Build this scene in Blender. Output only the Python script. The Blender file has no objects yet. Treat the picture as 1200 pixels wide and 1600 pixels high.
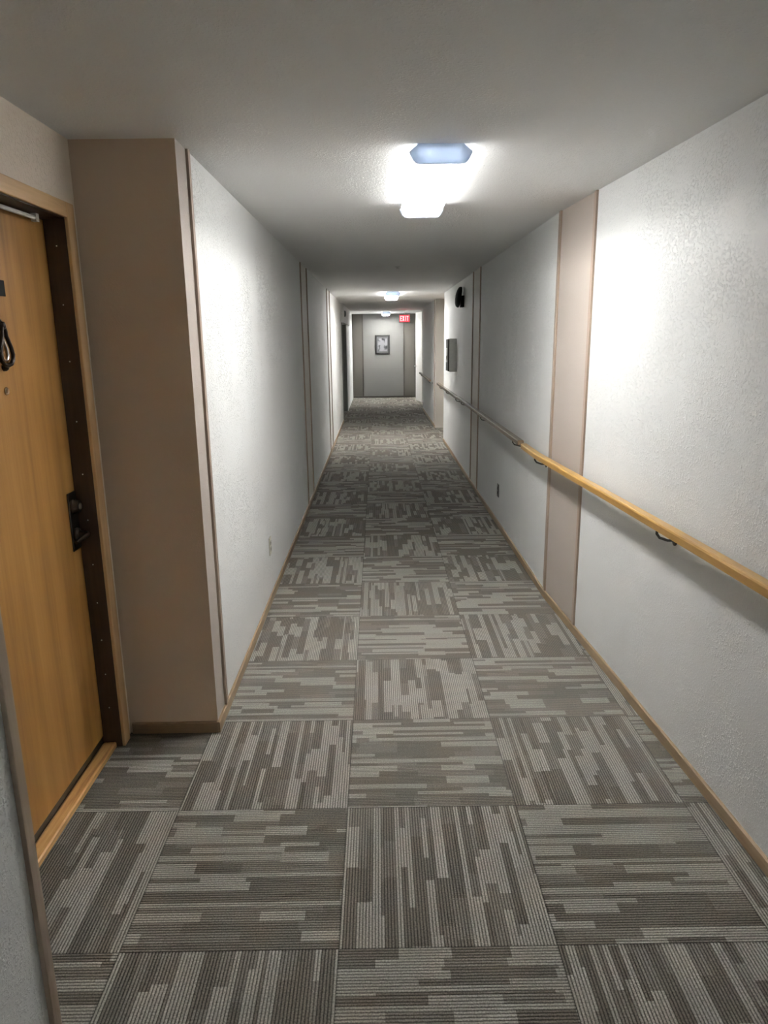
import bpy, bmesh, math, random
from mathutils import Vector, Matrix

random.seed(7)
SC = bpy.context.scene
COL = SC.collection

# ------------------------------------------------------------------ camera
CAM_F, CAM_P, CAM_Y, CAM_R, CAM_H = 1106.17, .2392, .0065, -.012, 1.646
cp, sp, cy, sy = math.cos(CAM_P), math.sin(CAM_P), math.cos(CAM_Y), math.sin(CAM_Y)
R0 = Vector((cy, -sy, 0)); F0 = Vector((sy * cp, cy * cp, -sp)); U0 = Vector((sy * sp, cy * sp, cp))
cr, sr = math.cos(CAM_R), math.sin(CAM_R)
RC = R0 * cr + U0 * sr
UC = U0 * cr - R0 * sr
cam_d = bpy.data.cameras.new('camera')
cam_d.sensor_fit = 'VERTICAL'; cam_d.sensor_height = 36.0; cam_d.lens = 36.0 * CAM_F / 1600.0
cam_d.clip_start = .02
cam = bpy.data.objects.new('camera', cam_d); COL.objects.link(cam)
M = Matrix.Identity(4)
for k in range(3):
    M[k][0] = RC[k]; M[k][1] = UC[k]; M[k][2] = -F0[k]
M[2][3] = CAM_H
cam.matrix_world = M
SC.camera = cam

# ------------------------------------------------------------------ world, exposure, lamps
wd = bpy.data.worlds.new('world'); SC.world = wd; wd.use_nodes = True
wd.node_tree.nodes['Background'].inputs[0].default_value = (.9, .95, 1, 1)
wd.node_tree.nodes['Background'].inputs[1].default_value = .02
SC.view_settings.view_transform = 'Standard'
SC.view_settings.look = 'None'
SC.view_settings.exposure = 2.0
SC.view_settings.gamma = 1.0
SC.view_settings.use_curve_mapping = False
LAMP_STRENGTH = 100.0
FAR_LAMP = 1.7       # the two lamps further on are made stronger to brighten the far end
LAMP_COLOR = (1.0, .985, .95)

# ------------------------------------------------------------------ sizes
H = 2.35          # ceiling
XL = -.712        # left wall
XREC = -1.092     # back of the door recess
XDOOR = -1.165    # face of the oak door
YEND = 20.8
BASE_H, BASE_T = .05, .011
XR_PTS = [(-8.2, 1.215), (1.5, 1.215), (1.9, 1.205), (2.3, 1.186), (2.8, 1.160), (3.3, 1.132), (3.75, 1.103), (4.36, 1.068), (7.5, 1.066), (11.66, 1.072)]
def xr(y):
    for (a, xa), (b, xb) in zip(XR_PTS, XR_PTS[1:]):
        if y <= b:
            return xa + (xb - xa) * (y - a) / (b - a)
    return XR_PTS[-1][1]

# ------------------------------------------------------------------ material helpers
def new_mat(name):
    m = bpy.data.materials.new(name); m.use_nodes = True
    nt = m.node_tree
    return m, nt, nt.nodes['Principled BSDF']
def N(nt, t, **kw):
    n = nt.nodes.new(t)
    for k, v in kw.items():
        if k.startswith('i_'):
            n.inputs[int(k[2:])].default_value = v
        else:
            setattr(n, k, v)
    return n
def L(nt, a, b): nt.links.new(a, b)
def math_n(nt, op, a, b=None, c=None):
    n = nt.nodes.new('ShaderNodeMath'); n.operation = op
    for i, v in enumerate((a, b, c)):
        if v is None: continue
        if isinstance(v, (int, float)): n.inputs[i].default_value = v
        else: nt.links.new(v, n.inputs[i])
    return n.outputs[0]
def ramp(nt, src, stops):
    r = nt.nodes.new('ShaderNodeValToRGB')
    e = r.color_ramp.elements
    while len(e) < len(stops): e.new(.5)
    for el, (p, c) in zip(e, stops):
        el.position = p; el.color = (*c, 1) if len(c) == 3 else c
    nt.links.new(src, r.inputs[0])
    return r.outputs[0]
def plain(name, col, rough=.5, metal=0., spec=.5):
    m, nt, b = new_mat(name)
    tc = N(nt, 'ShaderNodeTexCoord')
    no = N(nt, 'ShaderNodeTexNoise'); no.inputs['Scale'].default_value = 35; no.inputs['Detail'].default_value = 3
    L(nt, tc.outputs['Object'], no.inputs['Vector'])
    c = ramp(nt, no.outputs[0], [(.3, tuple(x * .94 for x in col)), (.7, tuple(min(1, x * 1.05) for x in col))])
    L(nt, c, b.inputs['Base Color'])
    b.inputs['Roughness'].default_value = rough; b.inputs['Metallic'].default_value = metal
    b.inputs['Specular IOR Level'].default_value = spec
    return m
def emit(name, col, strength):
    m = bpy.data.materials.new(name); m.use_nodes = True
    nt = m.node_tree; nt.nodes.clear()
    o = N(nt, 'ShaderNodeOutputMaterial'); e = N(nt, 'ShaderNodeEmission')
    e.inputs[0].default_value = (*col, 1); e.inputs[1].default_value = strength
    L(nt, e.outputs[0], o.inputs[0])
    return m
def wall_mat(name, col, strength=.5, splat=True, rough=.6):
    """painted drywall with a knock-down / orange-peel texture in the bump"""
    m, nt, b = new_mat(name)
    tc = N(nt, 'ShaderNodeTexCoord')
    big = N(nt, 'ShaderNodeTexNoise'); big.inputs['Scale'].default_value = 3.2; big.inputs['Detail'].default_value = 2
    fine = N(nt, 'ShaderNodeTexNoise'); fine.inputs['Scale'].default_value = 95; fine.inputs['Detail'].default_value = 4; fine.inputs['Roughness'].default_value = .6
    peel = N(nt, 'ShaderNodeTexNoise'); peel.inputs['Scale'].default_value = 190; peel.inputs['Detail'].default_value = 2
    for n in (big, fine, peel): L(nt, tc.outputs['Object'], n.inputs['Vector'])
    c = ramp(nt, big.outputs[0], [(.3, tuple(x * .975 for x in col)), (.7, col)])
    L(nt, c, b.inputs['Base Color'])
    f = ramp(nt, fine.outputs[0], [(.51, (0, 0, 0)), (.65, (1, 1, 1))])
    g = ramp(nt, big.outputs[0], [(.38, (.2, .2, .2)), (.6, (1, 1, 1))])
    hgt = math_n(nt, 'MULTIPLY', f, g) if splat else math_n(nt, 'MULTIPLY', f, .4)
    hgt = math_n(nt, 'ADD', hgt, math_n(nt, 'MULTIPLY', peel.outputs[0], .25))
    bp = N(nt, 'ShaderNodeBump'); bp.inputs['Strength'].default_value = strength; bp.inputs['Distance'].default_value = .0048
    L(nt, hgt, bp.inputs['Height']); L(nt, bp.outputs[0], b.inputs['Normal'])
    b.inputs['Roughness'].default_value = rough
    b.inputs['Specular IOR Level'].default_value = .3
    return m
def wood(name, c_dark, c_mid, c_light, axis='Z', scale=1.0, rough=.4, spec=.5):
    m, nt, b = new_mat(name)
    tc = N(nt, 'ShaderNodeTexCoord')
    mp = N(nt, 'ShaderNodeMapping')
    s = {'X': (1.2, 22, 22), 'Y': (22, 1.2, 22), 'Z': (22, 22, 1.2)}[axis]
    mp.inputs['Scale'].default_value = tuple(v * scale for v in s)
    L(nt, tc.outputs['Object'], mp.inputs['Vector'])
    n1 = N(nt, 'ShaderNodeTexNoise'); n1.inputs['Scale'].default_value = 1.0; n1.inputs['Detail'].default_value = 5; n1.inputs['Distortion'].default_value = .6
    L(nt, mp.outputs[0], n1.inputs['Vector'])
    mp2 = N(nt, 'ShaderNodeMapping'); mp2.inputs['Scale'].default_value = tuple(v * scale * 5 for v in s)
    L(nt, tc.outputs['Object'], mp2.inputs['Vector'])
    n2 = N(nt, 'ShaderNodeTexNoise'); n2.inputs['Scale'].default_value = 1.0; n2.inputs['Detail'].default_value = 3
    L(nt, mp2.outputs[0], n2.inputs['Vector'])
    mix = math_n(nt, 'ADD', math_n(nt, 'MULTIPLY', n1.outputs[0], .7), math_n(nt, 'MULTIPLY', n2.outputs[0], .3))
    c = ramp(nt, mix, [(.34, c_dark), (.5, c_mid), (.66, c_light)])
    L(nt, c, b.inputs['Base Color'])
    bp = N(nt, 'ShaderNodeBump'); bp.inputs['Strength'].default_value = .12; bp.inputs['Distance'].default_value = .001
    L(nt, n2.outputs[0], bp.inputs['Height']); L(nt, bp.outputs[0], b.inputs['Normal'])
    b.inputs['Roughness'].default_value = rough
    b.inputs['Specular IOR Level'].default_value = spec
    return m

# carpet tiles laid quarter-turn: every tile has ribs, bands of ribs and light / dark runs
TILE, TX0, TY0 = .6096, -.1298, 1.6263
def carpet_mat():
    m, nt, b = new_mat('carpet_tile')
    tc = N(nt, 'ShaderNodeTexCoord'); sep = N(nt, 'ShaderNodeSeparateXYZ')
    L(nt, tc.outputs['Object'], sep.inputs[0])
    gx = math_n(nt, 'DIVIDE', math_n(nt, 'SUBTRACT', sep.outputs[0], TX0), TILE)
    gy = math_n(nt, 'DIVIDE', math_n(nt, 'SUBTRACT', sep.outputs[1], TY0), TILE)
    ix, iy = math_n(nt, 'FLOOR', gx), math_n(nt, 'FLOOR', gy)
    fx, fy = math_n(nt, 'FRACT', gx), math_n(nt, 'FRACT', gy)
    par = math_n(nt, 'FLOORED_MODULO', math_n(nt, 'ADD', ix, iy), 2.0)
    ipar = math_n(nt, 'SUBTRACT', 1.0, par)
    def sel(a, c): return math_n(nt, 'ADD', math_n(nt, 'MULTIPLY', a, ipar), math_n(nt, 'MULTIPLY', c, par))
    u, v = sel(fx, fy), sel(fy, fx)
    cid = N(nt, 'ShaderNodeCombineXYZ'); L(nt, ix, cid.inputs[0]); L(nt, iy, cid.inputs[1]); cid.inputs[2].default_value = 3.7
    tw = N(nt, 'ShaderNodeTexWhiteNoise', noise_dimensions='3D'); L(nt, cid.outputs[0], tw.inputs['Vector'])
    th = tw.outputs['Value']
    RIBS = 66.0
    rib = math_n(nt, 'FLOOR', math_n(nt, 'MULTIPLY', u, RIBS))
    uq = math_n(nt, 'DIVIDE', math_n(nt, 'ADD', rib, .5), RIBS)
    # bands of 1-6 ribs
    v1 = N(nt, 'ShaderNodeTexVoronoi', voronoi_dimensions='1D'); v1.inputs['Scale'].default_value = 18.0; v1.inputs['Randomness'].default_value = 1.0
    L(nt, math_n(nt, 'ADD', uq, math_n(nt, 'MULTIPLY', th, 37.0)), v1.inputs['W'])
    s1 = N(nt, 'ShaderNodeSeparateColor'); L(nt, v1.outputs['Color'], s1.inputs[0])
    bh = s1.outputs[0]
    # runs along each band
    v2 = N(nt, 'ShaderNodeTexVoronoi', voronoi_dimensions='1D'); v2.inputs['Scale'].default_value = 3.8; v2.inputs['Randomness'].default_value = .9
    L(nt, math_n(nt, 'ADD', v, math_n(nt, 'MULTIPLY', bh, 91.0)), v2.inputs['W'])
    s2 = N(nt, 'ShaderNodeSeparateColor'); L(nt, v2.outputs['Color'], s2.inputs[0])
    tone = ramp(nt, s2.outputs[0], [(.0, (0, 0, 0)), (.46, (.0, .0, .0)), (.47, (.2, .2, .2)), (.66, (.22, .22, .22)), (.67, (.85, .85, .85)), (.8, (1, 1, 1))])
    # thin pairs of light ribs running most of the tile
    v3 = N(nt, 'ShaderNodeTexVoronoi', voronoi_dimensions='1D'); v3.inputs['Scale'].default_value = 30.0
    L(nt, math_n(nt, 'ADD', uq, math_n(nt, 'MULTIPLY', th, 71.0)), v3.inputs['W'])
    s3 = N(nt, 'ShaderNodeSeparateColor'); L(nt, v3.outputs['Color'], s3.inputs[0])
    v4 = N(nt, 'ShaderNodeTexVoronoi', voronoi_dimensions='1D'); v4.inputs['Scale'].default_value = 2.2
    L(nt, math_n(nt, 'ADD', v, math_n(nt, 'MULTIPLY', s3.outputs[1], 53.0)), v4.inputs['W'])
    s4 = N(nt, 'ShaderNodeSeparateColor'); L(nt, v4.outputs['Color'], s4.inputs[0])
    thin = math_n(nt, 'MULTIPLY', math_n(nt, 'LESS_THAN', s3.outputs[0], .26), math_n(nt, 'LESS_THAN', s4.outputs[0], .75))
    tone = math_n(nt, 'MAXIMUM', tone, math_n(nt, 'MULTIPLY', thin, .85))
    # ribs
    fr = math_n(nt, 'FRACT', math_n(nt, 'MULTIPLY', u, RIBS))
    tri = math_n(nt, 'ABSOLUTE', math_n(nt, 'SUBTRACT', math_n(nt, 'MULTIPLY', fr, 2.0), 1.0))      # 0 at crest, 1 in the groove
    rib_sh = math_n(nt, 'SUBTRACT', 1.0, math_n(nt, 'POWER', tri, 2.0))
    # loops
    n1 = N(nt, 'ShaderNodeTexNoise'); n1.inputs['Scale'].default_value = 210; n1.inputs['Detail'].default_value = 2
    L(nt, tc.outputs['Object'], n1.inputs['Vector'])
    n2 = N(nt, 'ShaderNodeTexNoise'); n2.inputs['Scale'].default_value = 6; n2.inputs['Detail'].default_value = 2
    L(nt, tc.outputs['Object'], n2.inputs['Vector'])
    dark = ramp(nt, n2.outputs[0], [(.35, (.092, .079, .063)), (.65, (.083, .077, .065))])
    lightc = ramp(nt, n2.outputs[0], [(.35, (.200, .185, .157)), (.65, (.192, .184, .163))])
    mx = N(nt, 'ShaderNodeMix', data_type='RGBA'); L(nt, tone, mx.inputs[0]); L(nt, dark, mx.inputs[6]); L(nt, lightc, mx.inputs[7])
    # darker in the grooves between the ribs, and speckle of the loops
    k = math_n(nt, 'ADD', .2, math_n(nt, 'MULTIPLY', rib_sh, 1.08))
    k = math_n(nt, 'MULTIPLY', k, math_n(nt, 'ADD', .1, math_n(nt, 'MULTIPLY', n1.outputs[0], 1.8)))
    # seam between the tiles
    ed = math_n(nt, 'MINIMUM', math_n(nt, 'MINIMUM', fx, fy), math_n(nt, 'SUBTRACT', 1.0, math_n(nt, 'MAXIMUM', fx, fy)))
    seam = ramp(nt, ed, [(.0, (.45, .45, .45)), (.006, (1, 1, 1))])
    k = math_n(nt, 'MULTIPLY', k, seam)
    mul = N(nt, 'ShaderNodeMix', data_type='RGBA', blend_type='MULTIPLY'); mul.inputs[0].default_value = 1
    L(nt, mx.outputs[2], mul.inputs[6]); L(nt, k, mul.inputs[7])
    L(nt, mul.outputs[2], b.inputs['Base Color'])
    hgt = math_n(nt, 'ADD', rib_sh, math_n(nt, 'MULTIPLY', n1.outputs[0], .8))
    bp = N(nt, 'ShaderNodeBump'); bp.inputs['Strength'].default_value = .5; bp.inputs['Distance'].default_value = .003
    L(nt, hgt, bp.inputs['Height']); L(nt, bp.outputs[0], b.inputs['Normal'])
    b.inputs['Roughness'].default_value = .95; b.inputs['Specular IOR Level'].default_value = .1
    b.inputs['Sheen Weight'].default_value = .0
    return m

M_WHITE = wall_mat('white_textured_paint', (.735, .74, .725), .62)
M_BEIGE = wall_mat('beige_panel_paint', (.40, .35, .308), .25, splat=False)
M_PALE = wall_mat('pale_panel_paint', (.70, .67, .625), .25, splat=False)
M_DIMW = wall_mat('dimmed_end_wall_paint', (.12, .118, .11), .3, splat=False)  # dim light on the end wall put into a darker colour
M_DIMB = wall_mat('dimmed_end_strip_paint', (.072, .066, .056), .25, splat=False)  # beige side strips, darkened in colour for the same dim light
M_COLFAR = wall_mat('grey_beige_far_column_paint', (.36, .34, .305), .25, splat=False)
M_COLUMN = wall_mat('column_paint_with_bounce', (.60, .475, .36), .25, splat=False)  # beige column face, brown bounce light off the door put into colour
M_CREAM = wall_mat('cream_textured_paint', (.86, .75, .63), .5)
M_CEIL = wall_mat('textured_ceiling_paint', (.80, .795, .78), .5)
M_CARPET = carpet_mat()
M_TRIM = wood('tan_trim_wood', (.25, .185, .135), (.31, .235, .18), (.35, .27, .205), 'Z', 1.2, .5)
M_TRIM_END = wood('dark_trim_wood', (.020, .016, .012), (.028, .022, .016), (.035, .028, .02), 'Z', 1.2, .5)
M_BASE = wood('tan_base_wood', (.20, .135, .075), (.26, .18, .105), (.31, .22, .135), 'Y', 1.0, .5)
M_BASEX = wood('tan_base_wood_cross', (.17, .11, .06), (.21, .14, .08), (.25, .17, .10), 'X', 1.0, .5)
M_OAK = wood('golden_oak_veneer', (.27, .125, .030), (.36, .175, .044), (.42, .215, .062), 'Z', .55, .42)
M_CASING = wood('tan_oak_casing', (.50, .31, .15), (.62, .40, .20), (.68, .45, .24), 'Z', .9, .5)
M_CASINGY = wood('tan_oak_casing_head', (.50, .31, .15), (.62, .40, .20), (.68, .45, .24), 'Y', .9, .5)
M_JAMB = wood('dark_stained_jamb', (.030, .014, .008), (.045, .021, .012), (.06, .028, .016), 'Z', .9, .45)
M_SILL = wood('worn_oak_threshold', (.30, .14, .045), (.56, .30, .10), (.66, .40, .16), 'Y', 1.6, .4)
M_RAIL = wood('golden_oak_rail', (.33, .18, .045), (.41, .235, .065), (.46, .28, .09), 'Y', .9, .30, .6)
M_RAILB = wood('brown_oak_rail', (.13, .09, .058), (.165, .115, .075), (.20, .14, .09), 'Y', .9, .26, .7)
M_BRONZE = plain('dark_bronze', (.045, .036, .03), .32, .85)
M_BRASS = plain('antique_brass', (.40, .30, .2), .25, 1.)
M_STEEL = plain('satin_steel', (.62, .60, .57), .28, 1.)
M_IRON = plain('black_iron', (.05, .048, .042), .4, .6)
M_BLACK = plain('black_enamel', (.008, .008, .008), .6, 0, .1)
def cap_mat():
    m, nt, b = new_mat('translucent_end_cap')
    b.inputs['Base Color'].default_value = (.60, .66, .74, 1); b.inputs['Roughness'].default_value = .45  # bluish lens flare over the caps put into their colour
    t = N(nt, 'ShaderNodeBsdfTranslucent'); t.inputs[0].default_value = (.78, .87, 1, 1)
    mx = N(nt, 'ShaderNodeMixShader'); mx.inputs[0].default_value = .14
    o = [n for n in nt.nodes if n.type == 'OUTPUT_MATERIAL'][0]
    L(nt, b.outputs[0], mx.inputs[1]); L(nt, t.outputs[0], mx.inputs[2]); L(nt, mx.outputs[0], o.inputs[0])
    return m
M_CAP = cap_mat()
M_PAN = plain('white_lamp_pan', (.75, .76, .76), .5)
M_BROWNP = plain('brown_plastic', (.035, .028, .022), .35)
M_DARKHOLE = plain('black_slot', (.006, .006, .006), .6)
M_IVORY = plain('ivory_plastic', (.62, .60, .50), .4)
M_GREYMET = plain('grey_painted_metal', (.66, .67, .65), .45)
M_WHITEP = plain('white_plastic', (.75, .74, .71), .4)
M_WDOOR = plain('white_door_paint', (.72, .71, .68), .5)
M_DDOOR = plain('dark_door_paint', (.10, .095, .085), .5)
M_FRAME = plain('charcoal_frame', (.010, .0095, .009), .5, 0, .2)
M_MAT = plain('grey_picture_mount', (.035, .035, .036), .6)
M_SAGE = plain('sage_grey_plastic', (.13, .16, .15), .45)
M_TUBE = emit('lit_fluorescent_tube', LAMP_COLOR, LAMP_STRENGTH)
M_TUBEFAR = emit('lit_far_tube_boosted', LAMP_COLOR, LAMP_STRENGTH * FAR_LAMP)  # stronger than the near tubes, to brighten the far end
def lens_mat(name='ribbed_acrylic_lens', clear=(.97, .98, 1, 1), milk=.72):
    m, nt, b = new_mat(name)
    nt.nodes.remove(b)
    o = [n for n in nt.nodes if n.type == 'OUTPUT_MATERIAL'][0]
    t1 = N(nt, 'ShaderNodeBsdfTransparent'); t1.inputs[0].default_value = clear
    t2 = N(nt, 'ShaderNodeBsdfTranslucent'); t2.inputs[0].default_value = (.95, .97, 1, 1)
    mx = N(nt, 'ShaderNodeMixShader'); mx.inputs[0].default_value = milk
    L(nt, t1.outputs[0], mx.inputs[1]); L(nt, t2.outputs[0], mx.inputs[2]); L(nt, mx.outputs[0], o.inputs[0])
    return m
M_LENS = lens_mat()
M_LENSEDGE = lens_mat('lens_edge_acrylic', (.05, .05, .051, 1), .10)
M_LENSSIDE = lens_mat('lens_side_acrylic', (.03, .03, .031, 1), .14)
M_EXITRED = emit('lit_red_panel', (.9, .035, .05), .75)
M_EXITLET = emit('lit_red_letters', (1.0, .22, .22), 1.5)
def picture_mat():
    m, nt, b = new_mat('black_and_white_print')
    tc = N(nt, 'ShaderNodeTexCoord')
    n = N(nt, 'ShaderNodeTexNoise'); n.inputs['Scale'].default_value = 5.5; n.inputs['Detail'].default_value = 4; n.inputs['Distortion'].default_value = .8
    L(nt, tc.outputs['Object'], n.inputs['Vector'])
    c = ramp(nt, n.outputs[0], [(.40, (.012, .012, .013)), (.5, (.05, .05, .052)), (.58, (.15, .15, .155))])
    L(nt, c, b.inputs['Base Color'])
    b.inputs['Roughness'].default_value = .12
    return m
M_PRINT = picture_mat()

# ------------------------------------------------------------------ mesh helpers
def bm_new(): return bmesh.new()
def add_box(bm, x0, x1, y0, y1, z0, z1, mi=0):
    vs = [bm.verts.new((x, y, z)) for z in (z0, z1) for y in (y0, y1) for x in (x0, x1)]
    fs = []
    for q in ((0, 2, 3, 1), (4, 5, 7, 6), (0, 1, 5, 4), (2, 6, 7, 3), (0, 4, 6, 2), (1, 3, 7, 5)):
        f = bm.faces.new([vs[i] for i in q]); f.material_index = mi; fs.append(f)
    return vs
def add_prism(bm, poly, z0, z1, mats=None):
    """vertical prism over a 2D polygon; mats gives one slot per polygon edge"""
    lo = [bm.verts.new((x, y, z0)) for x, y in poly]; hi = [bm.verts.new((x, y, z1)) for x, y in poly]
    n = len(poly)
    for i in range(n):
        j = (i + 1) % n
        f = bm.faces.new((lo[i], lo[j], hi[j], hi[i]))
        if mats: f.material_index = mats[i]
    bm.faces.new(hi); bm.faces.new(lo[::-1])
def add_profile(bm, prof, path, closed=True):
    """sweep a closed 2D profile (side, up) along a list of points in the horizontal plane"""
    rings = []
    for k, p in enumerate(path):
        a = Vector(path[max(k - 1, 0)]); c = Vector(path[min(k + 1, len(path) - 1)])
        d = (c - a).normalized(); side = Vector((d.y, -d.x, 0)).normalized()
        rings.append([bm.verts.new(Vector(p) + side * s + Vector((0, 0, z))) for s, z in prof])
    n = len(prof)
    for r1, r2 in zip(rings, rings[1:]):
        for i in range(n):
            j = (i + 1) % n
            bm.faces.new((r1[i], r1[j], r2[j], r2[i]))
    bm.faces.new(rings[0][::-1]); bm.faces.new(rings[-1])
def frame_of(d):
    d = d.normalized(); u = d.orthogonal().normalized(); return u, d.cross(u)
def add_tube(bm, pts, r, seg=10):
    rings = []
    pts = [Vector(p) for p in pts]
    u, v = frame_of(pts[1] - pts[0])
    for k, p in enumerate(pts):
        d = (pts[min(k + 1, len(pts) - 1)] - pts[max(k - 1, 0)]).normalized()
        u = (u - d * u.dot(d)).normalized(); v = d.cross(u)
        rr = r[k] if isinstance(r, (list, tuple)) else r
        rings.append([bm.verts.new(p + (u * math.cos(t) + v * math.sin(t)) * rr) for t in [2 * math.pi * i / seg for i in range(seg)]])
    for a, c in zip(rings, rings[1:]):
        for i in range(seg):
            j = (i + 1) % seg
            bm.faces.new((a[i], a[j], c[j], c[i]))
    bm.faces.new(rings[0][::-1]); bm.faces.new(rings[-1])
def add_lathe(bm, origin, axis, prof, seg=24):
    """prof: (distance along axis, radius)"""
    o = Vector(origin); d = Vector(axis).normalized(); u, v = frame_of(d)
    rings = []
    for t, r in prof:
        r = max(r, 1e-4)
        rings.append([bm.verts.new(o + d * t + (u * math.cos(a) + v * math.sin(a)) * r) for a in [2 * math.pi * i / seg for i in range(seg)]])
    for a, c in zip(rings, rings[1:]):
        for i in range(seg):
            j = (i + 1) % seg
            bm.faces.new((a[i], a[j], c[j], c[i]))
    bm.faces.new(rings[0][::-1]); bm.faces.new(rings[-1])
def build(name, bm, mats, parent=None, bevel=0, smooth=False):
    bmesh.ops.recalc_face_normals(bm, faces=bm.faces)
    me = bpy.data.meshes.new(name); bm.to_mesh(me); bm.free()
    for m in (mats if isinstance(mats, (list, tuple)) else [mats]): me.materials.append(m)
    if smooth:
        for p in me.polygons: p.use_smooth = True
    o = bpy.data.objects.new(name, me); COL.objects.link(o)
    if bevel:
        b = o.modifiers.new('bevel', 'BEVEL'); b.width = bevel; b.segments = 2; b.limit_method = 'ANGLE'; b.angle_limit = math.radians(40)
    if smooth:
        try:
            me.set_sharp_from_angle(angle=math.radians(40))
        except Exception: pass
    if parent is not None:
        o.parent = parent
        p = parent; T = Matrix.Identity(4)
        while p is not None:
            T = Matrix.Translation(p.location) @ T if p.type == 'EMPTY' else T
            p = p.parent
        o.matrix_parent_inverse = T.inverted() if parent.type == 'EMPTY' else Matrix.Identity(4)
    return o
def tag(o, label, cat, kind=None, group=None):
    o['label'] = label; o['category'] = cat
    if kind: o['kind'] = kind
    if group: o['group'] = group
    return o
def thing(name, loc, label, cat, group=None, kind=None):
    e = bpy.data.objects.new(name, None); e.empty_display_size = .1
    e.location = loc; COL.objects.link(e)
    return tag(e, label, cat, kind, group)
def part(name, bm, mats, parent, bevel=0, smooth=False, label=None):
    o = build(name, bm, mats, parent, bevel, smooth)
    if label: o['label'] = label
    return o
def structure(name, bm, mats, label, cat, bevel=0):
    return tag(build(name, bm, mats, None, bevel), label, cat, 'structure')

# ------------------------------------------------------------------ floor and ceiling
bm = bm_new(); add_box(bm, -1.6, 1.9, -8.3, YEND + .15, -.12, 0)
structure('floor', bm, M_CARPET, 'grey brown carpet tiles laid quarter turn along the corridor', 'floor')
bm = bm_new(); add_box(bm, -1.6, 1.9, -8.3, YEND + .15, H, H + .12)
structure('ceiling', bm, M_CEIL, 'off-white textured corridor ceiling', 'ceiling')

# ------------------------------------------------------------------ left wall
W, B, C, P = 0, 1, 2, 3
XO = -1.45
bm = bm_new()
DO0, DO1, DOZ = 1.765, 2.665, 2.078      # door opening in the recess
add_prism(bm, [(XL, -8.3), (XL, 1.235), (XREC, 1.235), (XREC, DO0), (XO, DO0), (XO, -8.3)], 0, H, [W, W, C, W, W, W])
add_prism(bm, [(XREC, DO0), (XREC, DO1), (XO, DO1), (XO, DO0)], DOZ, H, [C, C, C, C])
Y_A = [(2.77, B), (2.925, W), (6.94, P), (7.53, W), (10.43, P), (11.05, W), (14.62, W)]
left_poly = [(XREC, DO1), (XREC, 2.77)] + [(XL, y) for y, _ in Y_A]
left_m = [C, 4] + [mm for _, mm in Y_A[:-1]] + [W]
left_poly += [(XO, 14.62), (XO, DO1)]
left_m += [W, W]
add_prism(bm, left_poly, 0, H, left_m)
# bay with the dark double door, the bulkhead over it and the last length of wall
add_prism(bm, [(-.86, 14.62), (-.86, 17.0), (XO, 17.0), (XO, 14.62)], 0, H, [W] * 4)
add_prism(bm, [(XL, 17.0), (XL, YEND + .1), (XO, YEND + .1), (XO, 17.0)], 0, H, [W] * 4)
add_prism(bm, [(-.672, 14.62), (-.672, 18.3), (-.86, 18.3), (-.86, 14.62)], 1.985, H, [W] * 4)
structure('wall_left', bm, [M_WHITE, M_BEIGE, M_CREAM, M_PALE, M_COLUMN], 'white textured left wall with beige strips and an apartment door recess', 'wall')

# ------------------------------------------------------------------ right wall
bm = bm_new()
cuts = sorted(set([y for y, _ in XR_PTS] + [3.79, 4.34, 7.56, 8.12, 11.66]))
cuts = [c for c in cuts if c <= 11.66]
poly = [(xr(y), y) for y in cuts]
mm = []
for a, c in zip(cuts, cuts[1:]):
    mid = (a + c) / 2
    mm.append(B if 3.79 < mid < 4.34 else P if 7.56 < mid < 8.12 else W)
poly += [(1.8, 11.66), (1.8, -8.3)]
mm += [W, W, W]
add_prism(bm, poly, 0, H, mm)
XR2 = 1.075
add_prism(bm, [(1.5, 11.66), (1.5, 13.45), (1.8, 13.45), (1.8, 11.66)], 0, H, [C] * 4)
add_prism(bm, [(XR2, 13.45), (XR2, 13.62), (XR2, 17.05), (1.8, 17.05), (1.8, 13.45)], 0, H, [P, W, W, W, 4])
add_prism(bm, [(1.22, 17.05), (1.22, YEND + .1), (1.8, YEND + .1), (1.8, 17.05)], 0, H, [W] * 4)
structure('wall_right', bm, [M_WHITE, M_BEIGE, M_CREAM, M_PALE, M_COLFAR], 'white textured right wall with beige strips, carrying the handrails', 'wall')

# far wall and the wall behind the camera
bm = bm_new()
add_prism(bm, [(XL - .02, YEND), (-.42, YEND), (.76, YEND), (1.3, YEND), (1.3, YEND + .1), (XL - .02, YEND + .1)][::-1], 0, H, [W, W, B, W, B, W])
structure('wall_far', bm, [M_DIMW, M_DIMB], 'corridor end wall with beige strips at both sides, dimness put into the grey colour', 'wall')
bm = bm_new(); add_box(bm, -1.2, 1.6, -8.3, -8.15, 0, H)
structure('wall_rear', bm, M_WHITE, 'white wall closing the corridor behind the viewer', 'wall')

# ------------------------------------------------------------------ trims
TRIMN = [0]
def trim(x0, x1, y0, y1, z0, z1, m, label):
    TRIMN[0] += 1
    b_ = bm_new(); add_box(b_, x0, x1, y0, y1, z0, z1)
    return structure('trim_%d' % TRIMN[0], b_, m, label, 'trim', .0015)
TW, TT = .03, .011
def trim_left(y, label): trim(XL, XL + TT, y, y + TW, BASE_H if y > 2.5 else 0, H, M_TRIM, label)
def trim_right(y, label):
    TRIMN[0] += 1
    b_ = bm_new()
    add_prism(b_, [(xr(y) + .001, y), (xr(y) - TT, y), (xr(y + TW) - TT, y + TW), (xr(y + TW) + .001, y + TW)], BASE_H, H)
    structure('trim_%d' % TRIMN[0], b_, M_TRIM, label, 'trim', .0015)
trim_left(1.203, 'wood strip at the edge of the near left wall, beside the oak door')
trim_left(2.91, 'tan wood strip nearest the beige column corner on the left wall')
trim_left(6.92, 'near wood strip of the left pair halfway along the left wall')
trim_left(7.50, 'far wood strip of the left pair halfway along the left wall')
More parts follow.
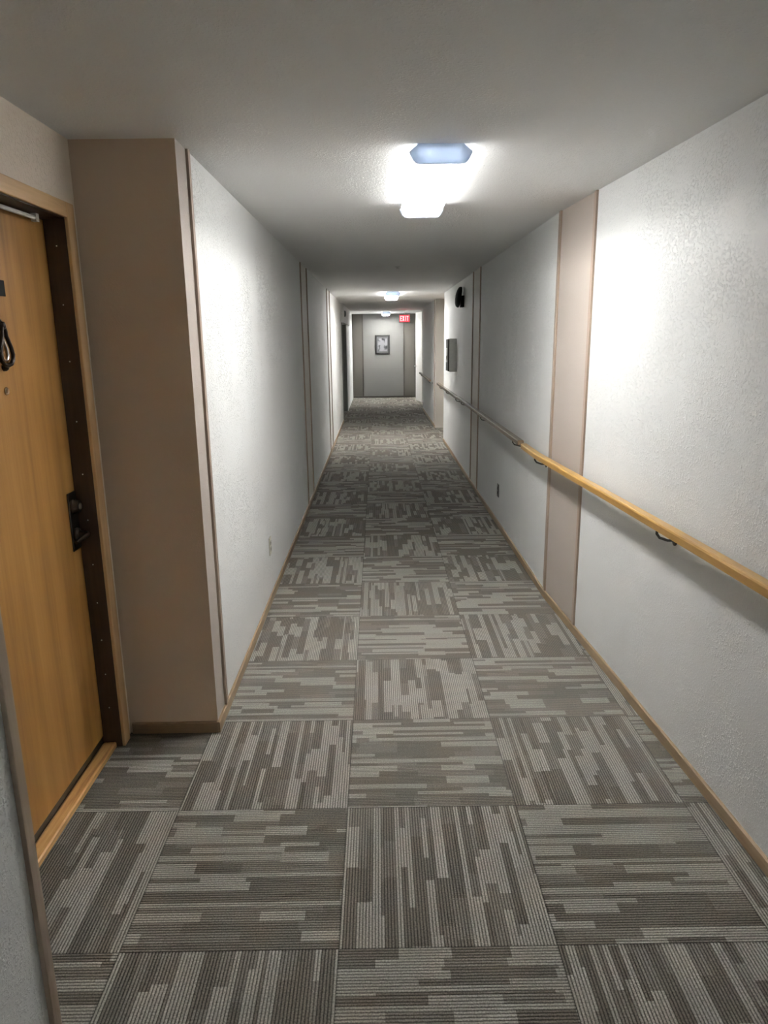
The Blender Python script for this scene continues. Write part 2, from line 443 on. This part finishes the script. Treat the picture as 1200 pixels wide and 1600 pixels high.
trim_left(10.42, 'near wood strip of the far pair on the left wall')
trim_left(11.02, 'far wood strip of the far pair on the left wall')
trim_right(3.755, 'wood strip on the near side of the wide beige right wall strip')
trim_right(4.33, 'wood strip on the far side of the wide beige right wall strip')
trim_right(7.535, 'near wood strip of the second right pair, behind the brown handrail')
trim_right(8.10, 'far wood strip of the second right pair, next to the alarm bell')
trim(XR2 - TT, XR2, 13.60, 13.63, BASE_H, H, M_TRIM, 'wood strip on the far right wall by its beige corner')
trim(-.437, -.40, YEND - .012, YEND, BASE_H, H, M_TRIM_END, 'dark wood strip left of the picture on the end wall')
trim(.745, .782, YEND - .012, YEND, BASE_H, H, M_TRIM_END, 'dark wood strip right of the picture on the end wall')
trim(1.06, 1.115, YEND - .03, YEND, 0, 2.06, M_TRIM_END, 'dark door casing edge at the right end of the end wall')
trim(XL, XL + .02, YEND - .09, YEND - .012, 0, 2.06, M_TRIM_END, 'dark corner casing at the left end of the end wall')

# ------------------------------------------------------------------ baseboards
def baseboard(name, path, m, label):
    b_ = bm_new(); add_profile(b_, [(-.001, 0.), (BASE_T, 0.), (BASE_T, BASE_H - .004), (BASE_T - .004, BASE_H), (-.001, BASE_H)], path)
    structure(name, b_, m, label, 'baseboard')
# sweep side = right of travel
baseboard('baseboard_left', [(XL, 2.77 - BASE_T, 0), (XL, 14.62, 0)], M_BASE, 'tan wood baseboard along the left wall')
baseboard('baseboard_column', [(XREC + .012, 2.77, 0), (XL, 2.77, 0)], M_BASEX, 'brown wood baseboard under the beige column beside the oak door')
baseboard('baseboard_left_near', [(XL, -8.15, 0), (XL, 1.2, 0)], M_BASE, 'wood baseboard of the near left wall')
baseboard('baseboard_right', [(xr(y), y, 0) for y in [c for c in cuts if c > -8.25][::-1]] + [(1.215, -8.15, 0)], M_BASE, 'tan wood baseboard along the right wall')
baseboard('baseboard_right_far', [(XR2, 17.05, 0), (XR2, 13.45 - BASE_T, 0)], M_BASE, 'dim wood baseboard of the far right wall')
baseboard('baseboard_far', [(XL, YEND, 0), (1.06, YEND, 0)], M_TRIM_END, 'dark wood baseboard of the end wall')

# ------------------------------------------------------------------ apartment door (left recess)
d1 = thing('door_1', (XDOOR, 2.215, 0), 'golden oak apartment door with dark bronze lock in the left recess', 'door', None, 'structure')
bm = bm_new(); add_box(bm, XDOOR - .045, XDOOR, DO0 + .004, DO1 - .004, .052, DOZ - .012)
part('door_leaf', bm, M_OAK, d1, .002)
bm = bm_new()
JT = .018
add_box(bm, XDOOR - .10, XREC + .001, DO1 - .002, DO1 + .025, 0, DOZ)          # latch jamb
add_box(bm, XDOOR - .10, XREC + .001, DO0 - .025, DO0 + .002, 0, DOZ)          # hinge jamb
add_box(bm, XDOOR - .10, XREC + .001, DO0, DO1, DOZ - .008, DOZ + .012)        # head jamb
add_box(bm, XDOOR - .06, XDOOR - .047, DO1 - .03, DO1, .03, DOZ)               # stops behind the leaf
add_box(bm, XDOOR - .06, XDOOR - .047, DO0, DO0 + .03, .03, DOZ)
part('door_frame', bm, M_JAMB, d1, .0015, label='dark brown door jamb')
CW, CT = .062, .013
bm = bm_new()
add_box(bm, XREC, XREC + CT, DO1, DO1 + CW, 0, DOZ + .048)
add_box(bm, XREC, XREC + CT, DO0 - CW, DO0, 0, DOZ + .048)
part('casing', bm, M_CASING, d1, .003)
bm = bm_new()
add_box(bm, XREC, XREC + CT - .0005, DO0, DO1, DOZ - .004, DOZ + .048)
part('head_casing', bm, M_CASINGY, d1, .003)
bm = bm_new()
add_profile(bm, [(-.03, 0), (.03, 0), (.030, .010), (.018, .020), (-.024, .022), (-.03, .018)], [(-1.145, DO1 - .003, 0), (-1.145, DO0 + .003, 0)])
part('threshold', bm, M_SILL, d1, 0, label='worn orange oak threshold')
bm = bm_new(); add_box(bm, XDOOR - .03, XDOOR - .004, DO0 + .01, DO1 - .006, .021, .053)
part('door_sweep', bm, M_BROWNP, d1, 0, label='dark brown door bottom seal')
for z in (.18, .33, .48, .64, .80, .98, 1.16, 1.36, 1.58, 1.78, 1.98):
    bm = bm_new(); add_lathe(bm, (-1.128, DO1 - .001, z), (0, -1, 0), [(-.002, .0026), (.0016, .0026), (.0026, .0014)], 10)
    part('nail', bm, M_GREYMET, d1, 0, True)
# lock: bronze plate, deadbolt above, lever below
bm = bm_new(); add_box(bm, XDOOR, XDOOR + .006, 2.585, 2.655, .875, 1.10)
lp = part('lock_plate', bm, M_BRONZE, d1, .004, label='dark bronze lock plate')
def sub(name, bm_, m, parent, bevel=0, smooth=False, label=None):
    o = build(name, bm_, m, None, bevel, smooth); o.parent = parent
    if label: o['label'] = label
    return o
bm = bm_new(); add_lathe(bm, (XDOOR + .005, 2.62, 1.045), (1, 0, 0), [(0, .029), (.006, .029), (.010, .025), (.022, .023), (.026, .021), (.026, .012), (.024, .011)], 28)
sub('deadbolt', bm, M_BRONZE, lp, 0, True)
bm = bm_new(); add_lathe(bm, (XDOOR + .030, 2.62, 1.045), (1, 0, 0), [(0, .013), (.004, .013), (.005, .011)], 20); add_box(bm, XDOOR + .034, XDOOR + .036, 2.6185, 2.6215, 1.038, 1.052)
sub('key_cylinder', bm, M_STEEL, lp, 0, True)
bm = bm_new(); add_lathe(bm, (XDOOR + .005, 2.62, .935), (1, 0, 0), [(0, .027), (.008, .027), (.014, .016), (.030, .012), (.045, .013)], 28)
add_tube(bm, [(XDOOR + .045, 2.626, .935), (XDOOR + .048, 2.60, .936), (XDOOR + .047, 2.56, .934), (XDOOR + .044, 2.522, .930)], [.010, .0095, .0085, .007], 14)
sub('lever_handle', bm, M_BRONZE, lp, 0, True)
# knocker: bottle-shaped ring hanging on a rosette
KY, KZ = 2.262, 1.648
bm = bm_new()
add_lathe(bm, (XDOOR, KY, KZ + .052), (1, 0, 0), [(0, .021), (.006, .021), (.012, .014), (.02, .009), (.022, .003)], 20)
kn = part('door_knocker', bm, M_BRONZE, d1, 0, True, 'dark bronze bottle-shaped door knocker')
bm = bm_new()
pr = [(.0, .062), (.006, .048), (.012, .035), (.013, .022), (.022, .006), (.034, -.014), (.040, -.034), (.036, -.052), (.022, -.064), (.0, -.068)]
loop = [(XDOOR + .014, KY + a, KZ + z) for a, z in pr] + [(XDOOR + .014, KY - a, KZ + z) for a, z in pr[::-1][1:]]
add_tube(bm, loop, .0065, 10)
sub('knocker_ring', bm, M_BRONZE, kn, 0, True)
bm = bm_new()
pr2 = [(0, .012), (.008, -.002), (.016, -.02), (.018, -.036), (.010, -.05), (0, -.053)]
loop = [(XDOOR + .010, KY + a, KZ + z) for a, z in pr2] + [(XDOOR + .010, KY - a, KZ + z) for a, z in pr2[::-1][1:]]
add_tube(bm, loop, .003, 8)
sub('inner_ring', bm, M_STEEL, kn, 0, True, 'bright inner edge of the knocker')
bm = bm_new(); add_lathe(bm, (XDOOR, KY, KZ - .072), (1, 0, 0), [(0, .014), (.008, .013), (.014, .008), (.016, .002)], 18)
sub('striker', bm, M_BRONZE, kn, 0, True)
bm = bm_new(); add_lathe(bm, (XDOOR, 2.256, 1.502), (1, 0, 0), [(0, .0125), (.003, .0125), (.006, .009), (.005, .006)], 20)
part('peephole', bm, M_BRASS, d1, 0, True, 'small brass peephole')
bm = bm_new(); add_box(bm, XDOOR, XDOOR + .004, 2.185, 2.326, 1.79, 1.838)
part('number_plate', bm, M_BLACK, d1, .001, label='black plate at the top of the door')
bm = bm_new()
add_tube(bm, [(XDOOR + .022, 1.86, 2.048), (XDOOR + .024, 2.2, 2.052), (XDOOR + .022, 2.56, 2.056)], .007, 8)
add_box(bm, XDOOR + .012, XDOOR + .030, 2.545, 2.565, 2.044, 2.0705)
part('closer_arm', bm, M_WHITEP, d1, 0, True, 'silver closer rod under the door head')

# ------------------------------------------------------------------ dark double door of the left bay, far end
d2 = thing('door_2', (-.86, 15.8, 0), 'dark door under a bulkhead in the far left wall', 'door', None, 'structure')
bm = bm_new(); add_box(bm, -.858, -.815, 14.72, 15.78, .01, 1.97); add_box(bm, -.858, -.815, 15.79, 16.9, .01, 1.97)
part('door_leaf', bm, M_DDOOR, d2, .003)
bm = bm_new(); add_box(bm, -.86, -.70, 14.622, 14.70, 0, 1.984); add_box(bm, -.86, -.72, 16.92, 16.998, 0, 1.984)
part('door_frame', bm, M_DDOOR, d2, .003)

# white door standing ajar at the right end
hx, hy, fx_, fy_ = 1.165, 18.95, 1.045, 19.79
d3 = thing('door_3', (hx, hy, 0), 'white door with a lever handle standing ajar at the far right', 'door', None, 'structure')
ang = math.atan2(fy_ - hy, fx_ - hx)
dv = Vector((math.cos(ang), math.sin(ang), 0)); nv = Vector((dv.y, -dv.x, 0))     # towards +x
bm = bm_new(); add_prism(bm, [tuple((Vector((hx, hy, 0)) + dv * a + nv * t)[:2]) for a, t in ((0, 0), (.848, 0), (.848, .042), (0, .042))], .012, 2.335)
part('door_leaf', bm, M_WDOOR, d3, .002)
bm = bm_new()
c0 = Vector((hx, hy, 0)) + dv * .78 + Vector((0, 0, .93))
add_lathe(bm, c0, -nv, [(0, .028), (.008, .027), (.012, .012), (.045, .011)], 16)
add_tube(bm, [c0 - nv * .042, c0 - nv * .05 - dv * .05, c0 - nv * .048 - dv * .12], [.011, .010, .008], 10)
part('door_handle', bm, M_STEEL, d3, 0, True, 'steel lever handle')
bm = bm_new(); add_box(bm, 1.10, 1.22, 17.052, 17.13, 0, H)
part('door_frame', bm, M_WDOOR, d3, .003)

# ------------------------------------------------------------------ ceiling lights
LX, LZB = .247, 2.28
LEN = 1.22
def fixture_profile(wt, wm, wb, zt, zm, zb, rnd):
    """half-hexagon wraparound section from the ceiling down, rounded lower corners"""
    pts = [(-wt / 2, zt), (-wm / 2, zm)]
    def corner(px, pz, ax, az, bx, bz):
        out = []
        for k in range(5):
            t = k / 4
            out.append(((1 - t) ** 2 * ax + 2 * t * (1 - t) * px + t * t * bx, (1 - t) ** 2 * az + 2 * t * (1 - t) * pz + t * t * bz))
        return out
    pts += corner(-wb / 2, zb, -wb / 2 - (wm - wb) / 2 * rnd / (zm - zb), zb + rnd, -wb / 2 + rnd, zb)
    pts += [(-x, z) for x, z in pts[::-1]]
    return pts
def add_section(bm, prof, x, y0, y1, caps=True):
    a = [bm.verts.new((x + px, y0, z)) for px, z in prof]; b_ = [bm.verts.new((x + px, y1, z)) for px, z in prof]
    n = len(prof)
    for i in range(n if caps else n - 1):
        j = (i + 1) % n
        bm.faces.new((a[i], a[j], b_[j], b_[i]))
    if caps:
        bm.faces.new(a[::-1]); bm.faces.new(b_)
def ceiling_light(y0, label, tube=M_TUBE):
    t = thing('ceiling_light', (LX, y0 + LEN / 2, H), label, 'ceiling light', 'wraparound ceiling lights along the corridor')
    b_ = bm_new(); add_box(b_, LX - .07, LX + .07, y0 + .01, y0 + LEN - .01, H - .016, H)
    part('lamp_pan', b_, M_PAN, t, .002)
    b_ = bm_new(); add_section(b_, fixture_profile(.168, .222, .185, H - .002, H - .026, LZB + .003, .016), LX, y0 + .016, y0 + LEN - .016, False)
    for f in b_.faces:
        zc = f.calc_center_median().z
        f.material_index = 1 if zc > H - .026 else 2 if zc > LZB + .0036 else 0
    part('lens', b_, [M_LENS, M_LENSEDGE, M_LENSSIDE], t, 0, True)
    for dx in (-.05, .05):
        b_ = bm_new(); add_tube(b_, [(LX + dx, y0 + .03, H - .030), (LX + dx, y0 + LEN / 2, H - .030), (LX + dx, y0 + LEN - .03, H - .030)], .0145, 14)
        part('tube', b_, tube, t, 0, True)
    for ya, yb in ((y0, y0 + .017), (y0 + LEN - .017, y0 + LEN)):
        b_ = bm_new(); add_section(b_, fixture_profile(.17, .238, .198, H, H - .028, LZB, .022), LX, ya, yb)
        part('end_cap', b_, M_CAP, t, .003)
    return t
def dup(root, loc, label):
    r = root.copy(); COL.objects.link(r); r.location = loc; r['label'] = label
    for ch in list(root.children):
        c = ch.copy(); COL.objects.link(c); inv = ch.matrix_parent_inverse.copy()
        c.parent = r; c.matrix_parent_inverse = inv
    return r
l1 = ceiling_light(2.87, 'large lit wraparound ceiling light nearest the viewer')
ceiling_light(19.25, 'smallest lit ceiling light by the exit sign and end wall', M_TUBEFAR)
ceiling_light(11.20, 'lit wraparound ceiling light halfway along the corridor', M_TUBEFAR)
dup(l1, (LX, -4.6 + LEN / 2, H), 'lit wraparound ceiling light behind the viewer')

# ------------------------------------------------------------------ handrails
def rail(y0, y1, z, m, label, brackets, xf, off=.075):
    ymid = (y0 + y1) / 2
    t = thing('handrail', (xf(ymid) - off, ymid, z), label, 'handrail', 'wall handrails on the right')
    n = max(2, int((y1 - y0) / .4))
    ys = [y0 + (y1 - y0) * k / n for k in range(n + 1)]
    prof = [(-.021, -.034), (.021, -.034), (.0225, -.008), (.019, -.002), (.012, 0), (-.012, 0), (-.019, -.002), (-.0225, -.008)]
    b_ = bm_new(); add_profile(b_, prof, [(xf(y) - off, y, z) for y in ys])
    part('rail', b_, m, t, 0, False)
    for yb in brackets:
        b_ = bm_new(); xw = xf(yb)
        add_lathe(b_, (xw, yb, z - .085), (-1, 0, 0), [(0, .021), (.004, .021), (.007, .012)], 18)
        add_tube(b_, [(xw - .004, yb, z - .085), (xw - .03, yb, z - .084), (xw - off + .012, yb, z - .072), (xw - off, yb, z - .056), (xw - off, yb, z - .036)], .0055, 10)
        add_box(b_, xw - off - .011, xw - off + .011, yb - .022, yb + .022, z - .0385, z - .0338)
        part('bracket', b_, M_IRON, t, 0, True)
    return t
rail(.6, 4.80, .945, M_RAIL, 'golden oak handrail nearest the viewer on the right wall', (1.2, 2.68, 4.45), xr)
rail(4.86, 8.72, .958, M_RAILB, 'brown handrail in the middle of the right wall, above the dark outlet', (5.15, 6.8, 8.45), xr, .085)
rail(8.80, 11.80, .945, M_RAILB, 'far handrail under the grey wall cabinet, ending at the corner', (9.1, 10.4, 11.5), xr, .08)
rail(13.75, 17.0, .885, M_RAILB, 'shadowed handrail on the far right wall before the white door', (14.1, 16.6), lambda y: XR2)

# ------------------------------------------------------------------ outlets
def outlet(name, sx, x, y, z, mp, ms, label):
    """sx: direction the plate faces"""
    t = thing(name, (x, y, z), label, 'outlet')
    b_ = bm_new(); xa, xb = sorted((x, x + sx * .006)); add_box(b_, xa, xb, y - .036, y + .036, z - .058, z + .058)
    part('cover_plate', b_, mp, t, .003)
    for dz in (-.02, .02):
        b_ = bm_new(); xa, xb = sorted((x + sx * .004, x + sx * .0085))
        add_box(b_, xa, xb, y - .017, y + .017, z + dz - .014, z + dz + .014)
        part('socket', b_, ms, t, .003)
        b_ = bm_new(); xa, xb = sorted((x + sx * .006, x + sx * .0088))
        for dy in (-.007, .007): add_box(b_, xa, xb, y + dy - .0015, y + dy + .0015, z + dz - .004, z + dz + .006)
        part('slots', b_, M_DARKHOLE, t)
    return t
outlet('wall_outlet', 1, XL, 4.40, .358, M_IVORY, plain('ivory_socket', (.33, .32, .26), .4), 'ivory outlet low on the left wall')
ro = outlet('wall_outlet', -1, xr(6.2), 6.2, .32, M_BROWNP, M_DARKHOLE, 'dark brown outlet low on the right wall below the brown handrail')

# ------------------------------------------------------------------ wall cabinet
XC, YC = xr(9.9), 9.80
wc = thing('wall_cabinet', (XC, YC + .16, 1.2), 'grey metal box fixed on the right wall above the far handrail', 'cabinet')
bm = bm_new(); add_box(bm, XC - .098, XC, YC, YC + .32, 1.205, 1.645)
part('body', bm, plain('pale_cabinet_enamel', (.86, .87, .85), .45), wc, .004)
bm = bm_new(); add_box(bm, XC - .114, XC - .0975, YC + .006, YC + .314, 1.213, 1.637)
part('front_door', bm, M_BROWNP, wc, .003, label='dark front panel')
bm = bm_new(); add_box(bm, XC - .120, XC - .1135, YC + .05, YC + .25, 1.33, 1.52)
part('label_plate', bm, M_WHITEP, wc, .002, label='white plate on the front panel')
bm = bm_new(); add_tube(bm, [(XC - .112, YC + .03, 1.36), (XC - .132, YC + .03, 1.375), (XC - .132, YC + .03, 1.415), (XC - .112, YC + .03, 1.43)], .005, 8)
part('pull_handle', bm, M_STEEL, wc, 0, True)

# ------------------------------------------------------------------ alarm bell
YB, ZB = 9.05, 2.135
XB = xr(YB)
ab = thing('alarm_bell', (XB, YB, ZB), 'black round alarm bell high on the right wall', 'alarm bell')
bm = bm_new(); add_box(bm, XB - .042, XB, YB - .07, YB + .07, ZB - .118, ZB + .02)
part('back_box', bm, M_BLACK, ab, .004)
bm = bm_new()
ax = Vector((-1, 0, .16)).normalized()
add_lathe(bm, (XB - .040, YB, ZB), ax, [(.000, .112), (.004, .124), (.022, .124), (.040, .112), (.052, .085), (.060, .045), (.062, .012)], 36)
part('gong', bm, M_BLACK, ab, 0, True)
bm = bm_new(); add_lathe(bm, Vector((XB - .040, YB, ZB)) + ax * .060, ax, [(0, .016), (.008, .016), (.011, .009)], 16)
part('centre_nut', bm, M_STEEL, ab, 0, True)

# ------------------------------------------------------------------ exit sign
EX0, EX1, EY, EZ0, EZ1 = .548, .830, 18.3, 2.045, 2.245
es = thing('exit_sign', ((EX0 + EX1) / 2, EY, EZ1), 'red lit exit sign hanging from the ceiling before the end wall', 'exit sign')
bm = bm_new(); add_box(bm, EX0, EX1, EY - .0, EY + .05, EZ0, EZ1)
part('housing', bm, M_WHITEP, es, .004)
bm = bm_new(); add_box(bm, EX0 + .022, EX1 - .022, EY - .004, EY + .001, EZ0 + .022, EZ1 - .022)
part('face_panel', bm, M_EXITRED, es, .001, label='red lit panel')
bm = bm_new(); cx_ = (EX0 + EX1) / 2
add_box(bm, cx_ - .05, cx_ + .05, EY + .005, EY + .045, H - .012, H); add_tube(bm, [(cx_, EY + .025, EZ1 - .005), (cx_, EY + .025, H - .01)], .008, 10)
part('ceiling_mount', bm, M_WHITEP, es)
def glyph(ch, x, z, w, h, s):
    y0, y1 = EY - .007, EY - .003
    b_ = bm_new()
    if ch == 'E':
        add_box(b_, x, x + s, y0, y1, z, z + h)
        for q in (0, (h - s) / 2, h - s): add_box(b_, x + s * .9, x + w, y0 + .0002, y1, z + q, z + q + s)
    elif ch == 'I': add_box(b_, x + (w - s) / 2, x + (w + s) / 2, y0, y1, z, z + h)
    elif ch == 'T':
        add_box(b_, x + (w - s) / 2, x + (w + s) / 2, y0, y1, z, z + h - s * .9); add_box(b_, x, x + w, y0 + .0002, y1, z + h - s, z + h)
    elif ch == 'X':
        for q, (a, c) in enumerate(((x, x + w - s * 1.2), (x + w - s * 1.2, x))):
            yy = y0 + q * .0003
            lo = [b_.verts.new((a, yy, z)), b_.verts.new((a + s * 1.2, yy, z)), b_.verts.new((c + s * 1.2, yy, z + h)), b_.verts.new((c, yy, z + h))]
            hi = [b_.verts.new((v.co.x, y1, v.co.z)) for v in lo]
            b_.faces.new(lo); b_.faces.new(hi[::-1])
            for i in range(4): b_.faces.new((lo[i], hi[i], hi[(i + 1) % 4], lo[(i + 1) % 4]))
    return b_
gw, gh, gs = .047, .115, .013
for ch, gx in zip('EXIT', (EX0 + .034, EX0 + .090, EX0 + .146, EX0 + .196)):
    part('letter', glyph(ch, gx, EZ0 + .043, gw, gh, gs), M_EXITLET, es)

# ------------------------------------------------------------------ framed picture
PX0, PX1, PZ0, PZ1 = -.06, .36, 1.235, 1.768
fp = thing('framed_picture', ((PX0 + PX1) / 2, YEND, PZ0), 'dark framed black and white picture on the end wall', 'picture')
bm = bm_new(); fw = .045; yf = YEND - .03
add_box(bm, PX0, PX0 + fw, yf, YEND, PZ0, PZ1); add_box(bm, PX1 - fw, PX1, yf, YEND, PZ0, PZ1)
add_box(bm, PX0 + fw, PX1 - fw, yf + .0005, YEND, PZ0, PZ0 + fw); add_box(bm, PX0 + fw, PX1 - fw, yf + .0005, YEND, PZ1 - fw, PZ1)
part('frame', bm, M_FRAME, fp, .003)
bm = bm_new(); add_box(bm, PX0 + fw - .002, PX1 - fw + .002, YEND - .014, YEND - .004, PZ0 + fw - .002, PZ1 - fw + .002)
part('mount', bm, M_MAT, fp)
bm = bm_new(); add_box(bm, PX0 + fw + .03, PX1 - fw - .03, YEND - .017, YEND - .0135, PZ0 + fw + .035, PZ1 - fw - .05)
part('print', bm, M_PRINT, fp)

# ------------------------------------------------------------------ small ceiling and bulkhead fittings
bm = bm_new(); add_lathe(bm, (.213, 7.45, H), (0, 0, -1), [(0, .028), (.004, .028), (.007, .012), (.016, .010), (.018, .016), (.020, .016)], 20)
sp_ = tag(build('sprinkler_head', bm, M_GREYMET, None, 0, True), 'tiny sprinkler head in the ceiling between the first two lights', 'sprinkler')
em = thing('smoke_detector', (-.672, 15.2, 2.17), 'small round sage grey detector on the far left bulkhead', 'detector')
bm = bm_new(); add_lathe(bm, (-.672, 15.2, 2.17), (1, 0, 0), [(0, .062), (.012, .062), (.026, .054), (.036, .035), (.038, .01)], 24)
part('housing', bm, M_SAGE, em, 0, True)
bm = bm_new(); add_lathe(bm, (-.635, 15.2, 2.17), (1, 0, 0), [(0, .016), (.006, .014), (.009, .006)], 14)
part('sensor', bm, M_GREYMET, em, 0, True)
